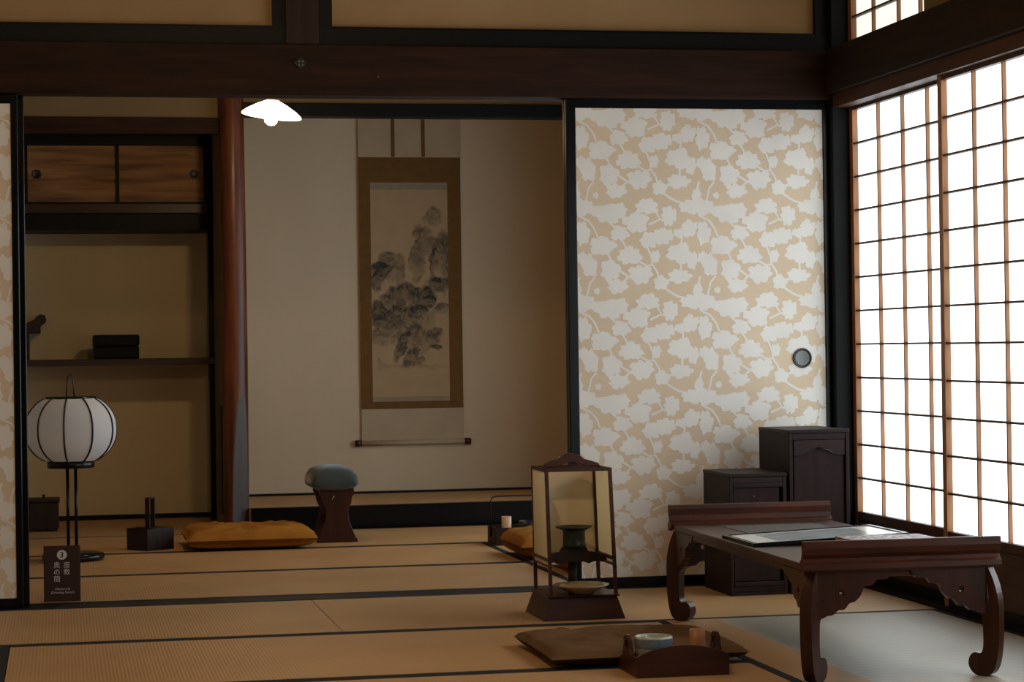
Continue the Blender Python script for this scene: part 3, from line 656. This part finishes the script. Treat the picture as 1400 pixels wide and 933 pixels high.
# ------------------------------------------------------------------ armrest
t = thing('armrest', 'waisted reddish armrest with a rounded grey green velvet pad, beside the ochre cushion', 'armrest', (1.12, 9.46, 0))
half = [(.086,0), (.086,.012), (.078,.020), (.066,.050), (.052,.085), (.047,.115), (.049,.140), (.060,.165), (.064,.190), (.072,.200), (.075,.214)]
def waist(dx, w=1): return [(dx+x*w, z) for x, z in half]+[(dx-x*w, z) for x, z in half[::-1]]
for i, yy in enumerate((9.335, 9.565)):
    MB().prism(waist(1.124), yy, yy+.022, 'y').build('end_board', M['red_lacquer'], t, bevel=.002)
B(1.052, 1.196, 9.335, 9.587, .2145, .226).build('top_board', M['red_lacquer'], t, bevel=.002)
B(1.105, 1.143, 9.358, 9.564, .09, .108).build('stretcher', M['red_lacquer'], t)
N = 32; vs = []; m = MB()
for j in range(N+1):
    v = j/N*2-1; s = (1-abs(v)**5)**.35 if abs(v) < 1 else 0
    for k in range(36):
        a = 2*PI*k/36; ca_, sa = math.cos(a), math.sin(a)
        x = .103*abs(ca_)**.72*(1 if ca_ > 0 else -1); z = (.072 if sa > 0 else .030)*abs(sa)**.8*(1 if sa > 0 else -1)
        vs.append((1.116+x*(.82+.18*s), 9.461+v*.15, .248+z*(.35+.65*s)+.001*math.sin(9*a+v*9)))
m.add(vs, [(j*36+k, j*36+(k+1) % 36, (j+1)*36+(k+1) % 36, (j+1)*36+k) for j in range(N) for k in range(36)]+[tuple(range(36))[::-1], tuple(N*36+k for k in range(36))], 0, True)
m.build('velvet_pad', M['velvet'], t)
MB().tube([(1.10, 9.332, .175), (1.105, 9.328, .186), (1.112, 9.331, .198)], .0022, 8).build('pull_loop', M['brass'], t)

# ------------------------------------------------------------------ tray in the inner room
t = thing('smoking_tray', 'dark tray with a thin arched wire handle, right of the alcove sill behind the lantern', 'tray', (1.84, 9.04, 0))
m = MB(); X0, X1, Y0, Y1 = 1.722, 1.965, 8.95, 9.12
m.box(X0, X1, Y0, Y0+.007, 0, .072); m.box(X0, X1, Y1-.007, Y1, 0, .072); m.box(X0, X0+.007, Y0+.007, Y1-.007, 0, .072); m.box(X1-.007, X1, Y0+.007, Y1-.007, 0, .072); m.box(X0+.007, X1-.007, Y0+.007, Y1-.007, 0, .010)
m.build('tray_box', M['darkwood'], t, bevel=.001)
yy = (Y0+Y1)/2
MB().tube([(X0-.003, yy, .03), (X0-.003, yy, .175), (X0+.004, yy, .190), (X0+.018, yy, .196), (X1-.018, yy, .196), (X1-.004, yy, .190), (X1+.003, yy, .175), (X1+.003, yy, .03)], .0032, 8).build('wire_handle', M['iron'], t)
b_ = MB().lathe([(.0195,.0105), (.020,.02), (.0205,.112), (.0175,.112), (.017,.03), (.001,.028)], (1.785, 9.035, 0), 24)
tag(b_.build('bamboo_tube', M['bamboo_pale']), 'pale bamboo tube standing in the dark tray of the inner room', 'bamboo tube')
b_ = MB().lathe([(.022,.0105), (.035,.025), (.042,.060), (.043,.092), (.0395,.092), (.038,.060), (.03,.03), (.001,.024)], (1.880, 9.035, 0), 32)
tag(b_.build('fire_bowl', M['wire']), 'black bowl in the dark tray of the inner room', 'bowl')

# ------------------------------------------------------------------ andon lantern
t = thing('andon_lantern', 'standing wooden paper lantern with open front and oil dish, beside the blossom screen', 'lantern', (1.50, 6.54, 0))
bx0, bx1, by0, by1 = 1.376, 1.622, 6.415, 6.685
MB().frustum((bx0, bx1, by0, by1), (bx0+.020, bx1-.020, by0+.020, by1-.020), 0, .066).build('base_box', M['andon'], t, bevel=.0015)
B(bx0+.014, bx1-.014, by0+.014, by1-.014, .0662, .0715).build('base_top', M['andon'], t, bevel=.001)
b4 = [(1.403, 6.442), (1.600, 6.442), (1.403, 6.656), (1.600, 6.656)]
t4 = [(1.396, 6.450), (1.588, 6.450), (1.398, 6.650), (1.588, 6.650)]
for (ax, ay), (tx, ty) in zip(b4, t4): MB().bar((ax, ay, .0715), (tx, ty, .444), .010, .010, (0,1,0)).build('corner_post', M['andon'], t)
m = MB()
for i, j in ((0,1), (2,3), (0,2), (1,3)): m.bar((*t4[i], .440), (*t4[j], .440), .010, .009)
m.build('top_frame', M['andon'], t)
def at_(i, z): f = (z-.0715)/(.444-.0715); return (b4[i][0]+(t4[i][0]-b4[i][0])*f, b4[i][1]+(t4[i][1]-b4[i][1])*f, z)
m = MB()
for i, j in ((2,3), (0,2), (1,3)): m.bar(at_(i, .158), at_(j, .158), .008, .007)
m.build('lower_rails', M['andon'], t)
for i, j, off in ((2,3,(0,.003)), (0,2,(-.003,0)), (1,3,(.003,0))):
    a, b, c, d = at_(i, .160), at_(j, .160), at_(j, .437), at_(i, .437)
    q = [Vector(p)+Vector((off[0], off[1], 0)) for p in (a, b, c, d)]
    m = MB().add(q, [(0,1,2,3)]); o = m.build('paper_panel', M['andon_paper'], t); sd = o.modifiers.new('solid', 'SOLIDIFY'); sd.thickness = .0004
# arched carrying bar over the top
arch = [(1.404,.444), (1.410,.454), (1.430,.462), (1.450,.468), (1.462,.478), (1.480,.484), (1.502,.484), (1.520,.478), (1.532,.468), (1.556,.461), (1.576,.454), (1.582,.444)]
arch = arch+[(1.540,.446), (1.522,.450), (1.504,.458), (1.480,.458), (1.462,.450), (1.446,.446)]
MB().prism(arch, 6.538, 6.560, 'y').build('carrying_bar', M['andon'], t, bevel=.0015)
MB().bar((1.397, 6.549, .441), (1.588, 6.549, .441), .016, .006).build('top_bar', M['andon'], t)
# cross bar that carries the oil stand
bar = [(1.402,.166), (1.414,.182), (1.436,.187), (1.456,.190), (1.464,.204), (1.534,.204), (1.542,.190), (1.565,.187), (1.588,.180), (1.599,.164), (1.584,.158), (1.560,.160), (1.542,.154), (1.526,.160), (1.474,.160), (1.458,.156), (1.436,.162), (1.412,.152)]
MB().prism(bar, 6.538, 6.562, 'y').build('cross_bar', M['darkwood'], t, bevel=.001)
MB().bar(at_(0, .176), at_(2, .176), .008, .010).build('side_rail', M['andon'], t); MB().bar(at_(1, .176), at_(3, .176), .008, .010).build('side_rail', M['andon'], t)
L_ = thing('oil_stand', 'black cylindrical oil stand with a flat dish inside the wooden lantern', 'oil lamp', (1.502, 6.55, .204))
MB().lathe([(.030,.2042), (.036,.207), (.034,.214), (.033,.250), (.036,.2535), (.001,.2535)], (1.500, 6.55, 0), 32).build('cylinder', M['green_black'], L_)
MB().lathe([(.020,.254), (.040,.2565), (.054,.262), (.0565,.266), (.054,.2665), (.040,.2605), (.001,.2585)], (1.500, 6.55, 0), 40).build('oil_dish', M['green_black'], L_)
MB().lathe([(.014,.0716), (.014,.165)], (1.500, 6.578, 0), 16).build('stem', M['darkwood'], t)
d = MB().lathe([(.036,.0719), (.040,.077), (.060,.086), (.0805,.0955), (.0835,.0995), (.0805,.1005), (.058,.0915), (.038,.084), (.001,.082)], (1.503, 6.476, 0), 48)
bm_ = tag(d.build('saucer', M['dish_glaze']), 'tan glazed saucer lying on the lantern base', 'saucer')

# ------------------------------------------------------------------ front smoking tray with cup and bamboo tube
t = thing('smoking_tray', 'reddish wooden tray with curved front board and loop handles, nearest the viewer', 'tray', (1.465, 5.34, 0))
X0, X1, Y0, Y1 = 1.352, 1.584, 5.245, 5.425
def archp(x0, x1, za, zb_, n=16): return [(x0, 0), (x1, 0)]+[(x1-(x1-x0)*k/n, za+(zb_-za)*math.sin(PI*k/n)**.8) for k in range(n+1)]
MB().prism(archp(X0, X1, .050, .077), Y0, Y0+.009, 'y').build('front_board', M['andon'], t, bevel=.001)
MB().prism(archp(X0, X1, .030, .045), Y1-.009, Y1, 'y').build('back_board', M['andon'], t, bevel=.001)
B(X0+.009, X1-.009, Y0+.009, Y1-.009, 0, .009).build('tray_floor', M['andon'], t)
for xs in (X0, X1-.009):
    yc = (Y0+Y1)/2+.01
    poly = [(Y0+.009, 0), (Y1-.009, 0), (Y1-.009, .030), (yc+.045, .042), (yc+.032, .062), (yc+.026, .084), (yc+.012, .094), (yc-.012, .094), (yc-.026, .084), (yc-.032, .062), (yc-.045, .048), (Y0+.009, .048)]
    hole = [(yc+.016*math.cos(2*PI*k/16), .068+.013*math.sin(2*PI*k/16)) for k in range(16)]
    MB().prism(poly, xs, xs+.009, 'x', [hole]).build('handle_board', M['andon'], t, bevel=.001)
t2 = thing('tea_cup', 'pale glazed cup with a blue grey band standing in the front tray', 'cup', (1.418, 5.335, .009))
MB().lathe([(.026,.0092), (.028,.012), (.028,.016), (.040,.028), (.0460,.050), (.0470,.0615)], (1.418, 5.335, 0), 48, caps=False).build('cup_body', M['celadon'], t2)
MB().lathe([(.0470,.0616), (.0480,.070), (.0478,.080), (.0472,.0855)], (1.418, 5.335, 0), 48, caps=False).build('blue_band', M['blue_glaze'], t2)
MB().lathe([(.0472,.0856), (.0464,.0895), (.0435,.0905), (.042,.088), (.0415,.060), (.034,.030), (.001,.024)], (1.418, 5.335, 0), 48, caps=False).build('cup_rim', M['celadon'], t2)
MB().lathe([(.0405,.064), (.001,.067)], (1.418, 5.335, 0), 32).build('ash_fill', M['ash'], t2)
b_ = MB().lathe([(.0185,.0092), (.019,.02), (.0192,.055), (.0198,.057), (.0192,.059), (.0192,.100), (.0160,.100), (.0155,.03), (.001,.028)], (1.536, 5.355, 0), 28)
tag(b_.build('bamboo_tube', M['bamboo']), 'brown bamboo tube standing beside the cup in the front tray', 'bamboo tube')

# ------------------------------------------------------------------ low table
TX0, TX1, TY0, TY1 = 1.722, 2.212, 5.03, 6.345
t = thing('low_table', 'low dark rosewood table with raised ends and scrolled feet on the daylit mat', 'table', ((TX0+TX1)/2, (TY0+TY1)/2, 0))
B(TX0+.006, TX1-.006, TY0+.020, TY1-.020, .2638, .2815).build('tabletop', M['table_y'], t, bevel=.003)
def flange(yf, s):
    # profile in (y,z); s=+1 : outer side towards -y
    pr_ = [(0,.336), (-.001,.318), (.003,.304), (.011,.294), (.006,.286), (-.003,.280), (-.004,.268), (.002,.262), (.012,.2615), (.012,.2675), (.034,.2675), (.034,.2865), (.024,.292), (.018,.306), (.020,.324), (.016,.336)]
    m = MB().prism([(yf+s*a, z) for a, z in pr_], TX0, TX1, 'x')
    # end profile notch
    return m
flange(TY0, 1).build('end_rail', M['table'], t, bevel=.0025)
flange(TY1, -1).build('end_rail', M['table'], t, bevel=.0025)
OUT = [(.0,.261), (-.013,.228), (-.022,.185), (-.024,.140), (-.022,.075), (-.016,.032), (-.006,.009), (.012,.0), (.032,.002), (.046,.014), (.051,.030), (.047,.047), (.036,.056), (.022,.055), (.016,.064), (.014,.085), (.015,.125), (.020,.148),
       (.036,.158), (.050,.160), (.062,.170), (.078,.172), (.090,.186), (.104,.190), (.118,.204), (.128,.224), (.148,.228), (.160,.240), (.185,.242), (.200,.261)]
def dense(p):
    out = []
    for i in range(len(p)-1):
        p0, p1, p2, p3 = p[max(i-1,0)], p[i], p[i+1], p[min(i+2, len(p)-1)]
        for k in range(3):
            u = k/3; out.append(tuple(.5*((2*p1[q])+(-p0[q]+p2[q])*u+(2*p0[q]-5*p1[q]+4*p2[q]-p3[q])*u*u+(-p0[q]+3*p1[q]-3*p2[q]+p3[q])*u**3) for q in (0, 1)))
    return out+[p[-1]]
legp = [q for q in dense(OUT[:19])]      # leg alone (outer edge down, round the scroll, up inside)
LEG = [(a*1.05 if a > 0 else a*1.1, max(b, 0)) for a, b in legp]+[(.030,.2612)]
BR = [(.0,.2612), (-.012,.228), (-.016,.185), (-.012,.160), (.002,.150), (.018,.150)]+dense(OUT[18:])
for ex, sx in ((TX0+.016, 1), (TX1-.016, -1)):
    for ey, sy in ((TY0+.014, 1), (TY1-.014, -1)):
        # the legs stand diagonally: profile swept out along the corner's diagonal
        g = MB().prism(LEG, -.0155, .0155, 'y')
        th_ = math.atan2(sy, sx)
        g.xf(Matrix.Translation((ex+sx*.004, ey+sy*.004, 0)) @ Matrix.Rotation(th_, 4, 'Z')); g.build('leg', M['table_z'], t, bevel=.008)
        hole = [(ex+sx*(.080+.006*a), .212+.006*b) for a, b in ((-1,-1), (1,-1), (1,1), (-1,1))]
        yb0, yb1 = sorted((ey-sy*.002, ey+sy*.018))
        MB().prism([(ex+sx*(a+(.008)), b) for a, b in BR], yb0, yb1, 'y', [hole]).build('corner_bracket', M['table_z'], t, bevel=.003)
        xb0, xb1 = sorted((ex-sx*.002, ex+sx*.018))
        hole = [(ey+sy*(.080+.006*a), .212+.006*b) for a, b in ((-1,-1), (1,-1), (1,1), (-1,1))]
        MB().prism([(ey+sy*(a+.008), b) for a, b in BR], xb0, xb1, 'x', [hole]).build('side_bracket', M['table_z'], t, bevel=.003)
for xa in (TX0+.016, TX1-.030): B(xa, xa+.014, TY0+.22, TY1-.22, .248, .2635).build('long_apron', M['table_y'], t, bevel=.002)
for ya in (TY0+.018, TY1-.036): B(TX0+.205, TX1-.205, ya, ya+.018, .246, .2612).build('short_apron', M['table'], t, bevel=.002)
t.rotation_euler.z = -.023; t.location.z = .0003

# framed picture, written sheet and figured book on the table
tb = thing('thin_book', 'thin dark book slipped under the right side of the picture frame', 'book', (2.065, 5.43, .2820))
B(1.962, 2.168, 5.322, 5.598, .2832, .2887).build('page_block', M['silk_pale'], tb)
B(1.960, 2.170, 5.320, 5.600, .2888, .2899).build('cover', M['red_lacquer'], tb); B(1.960, 2.170, 5.320, 5.600, .2820, .2831).build('back_cover', M['red_lacquer'], tb)
tb = thing('brocade_book', 'book with a red and white figured cover, lying in front of the picture frame', 'book', (2.065, 5.42, .2900))
B(1.957, 2.183, 5.335, 5.522, .2912, .3020).build('page_block', M['silk_pale'], tb)
B(1.955, 2.185, 5.333, 5.524, .3021, .3035).build('cover', M['ink_print'], tb); B(1.955, 2.185, 5.333, 5.524, .2900, .2911).build('back_cover', M['ink_print'], tb)
tag(B(1.850, 2.130, 5.93, 6.195, .2819, .2832).build('written_sheet', [M['brown_print']]), 'dark sheet of faint writing lying on the table beyond the picture frame', 'sheet')
tp = thing('picture_frame', 'flat glazed frame with a pale picture lying on the low table', 'picture frame', (1.95, 5.67, .2820))
F0, F1, G0, G1 = 1.740, 2.162, 5.53, 5.815
TF = Matrix.Translation((F0, 0, .2820)) @ Matrix.Rotation(-.0385, 4, 'Y') @ Matrix.Translation((-F0, 0, 0))
m = MB(); fw = .010
m.box(F0, F1, G0, G0+fw, 0, .0085); m.box(F0, F1, G1-fw, G1, 0, .0085); m.box(F0, F0+fw, G0+fw, G1-fw, 0, .0085); m.box(F1-fw, F1, G0+fw, G1-fw, 0, .0085)
m.xf(TF).build('frame', M['lacquer'], tp, bevel=.001)
B(F0+fw, F1-fw, G0+fw, G1-fw, .001, .0060).xf(TF).build('white_mount', mat('white_mount', (.88,.90,.90), .18, .5), tp)
B(F0+.080, F1-.070, G0+.035, G1-.035, .0061, .0066).xf(TF).build('pale_picture', noisy(mat('grey_blue_photo', rough=.15, spec=.5), (.34,.42,.46), (.58,.63,.64), (1,3,1), 9, 4, .3, .7), tp)
B(F0+fw+.0005, F0+fw+.0025, G0+fw, G1-fw, .0061, .0087).xf(TF).build('metal_edge', M['gun'], tp)

# ------------------------------------------------------------------ cabinets
def cabinet(x0, x1, y0, y1, h, label, tall):
    t = thing('stepped_cabinet', label, 'cabinet', ((x0+x1)/2, (y0+y1)/2, 0))
    th = .012
    m = MB(); m.box(x0, x0+th, y0, y1, 0, h-th); m.box(x1-th, x1, y0, y1, 0, h-th); m.box(x0+th, x1-th, y1-th, y1, 0, h-th)
    m.box(x0+th, x1-th, y0+.002, y1-th, .012, .030); m.build('case', M['cab'], t, bevel=.0015)
    B(x0-.0015, x1+.0015, y0-.0015, y1, h-th+.0002, h).build('top_board', M['cab_x'], t, bevel=.002)
    a, b = x0+th+.001, x1-th-.001
    if tall:
        B(a, b, y0+.002, y0+.012, h-.032, h-th-.001).build('head_rail', M['cab_x'], t)
        d = B(a+.006, b-.002, y0+.010, y0+.018, .034, h-.034).build('door', M['cab'], t, bevel=.001)
        # drop panel with a wavy lower edge
        zt_, zl = h-.034, h-.083
        wav = [(a+.004, zt_), (b-.001, zt_), (b-.001, zl)]+[(b-.001-(b-a-.005)*k/18, zl+.020*(math.sin(PI*k/18)**2)-.004*math.sin(3*PI*k/18)) for k in range(1, 18)]+[(a+.004, zl)]
        w = MB().prism(wav, y0+.003, y0+.0095, 'y').build('drop_panel', M['cab_x'], t, bevel=.001)
        cx = (a+b)/2+.018
        MB().tube([(cx-.022, y0+.002, h-.060), (cx-.005, y0-.003, h-.064), (cx+.012, y0-.003, h-.068), (cx+.030, y0+.001, h-.078)], .0022, 8).build('handle', M['wire'], w)
    else:
        B(a, b, y0+.001, y0+.013, h-.030, h-th-.001).build('head_rail', M['cab_x'], t)
        B(a, b, y0-.001, y0+.010, h-.045, h-.031).build('middle_rail', M['cab_x'], t, bevel=.001)
        d = B(a+.002, b-.010, y0+.006, y0+.014, .046, h-.046).build('door', M['cab'], t, bevel=.001)
        for dx, dz in ((0, .075), (.018, .100)):
            MB().lathe([(.0022,0), (.0018,.002), (.0003,.003)], n=10).xf(Matrix.Translation(((a+b)/2-.012+dx, y0+.006, h-dz)) @ Matrix.Rotation(PI/2, 4, 'X')).build('stud', M['brass'], d)
        B(a, b, y0-.001, y0+.012, .0305, .044).build('lower_rail', M['cab_x'], t, bevel=.001)
    B(x0+th, x1-th, y0+.001, y0+.010, 0, .0118).build('plinth', M['cab_x'], t)
cabinet(2.086, 2.276, 6.878, 7.175, .391, 'lower dark wooden cabinet with small brass studs, left of the taller one', False)
cabinet(2.287, 2.490, 6.880, 7.195, .527, 'taller dark wooden cabinet with wavy door panel, by the black corner post', True)
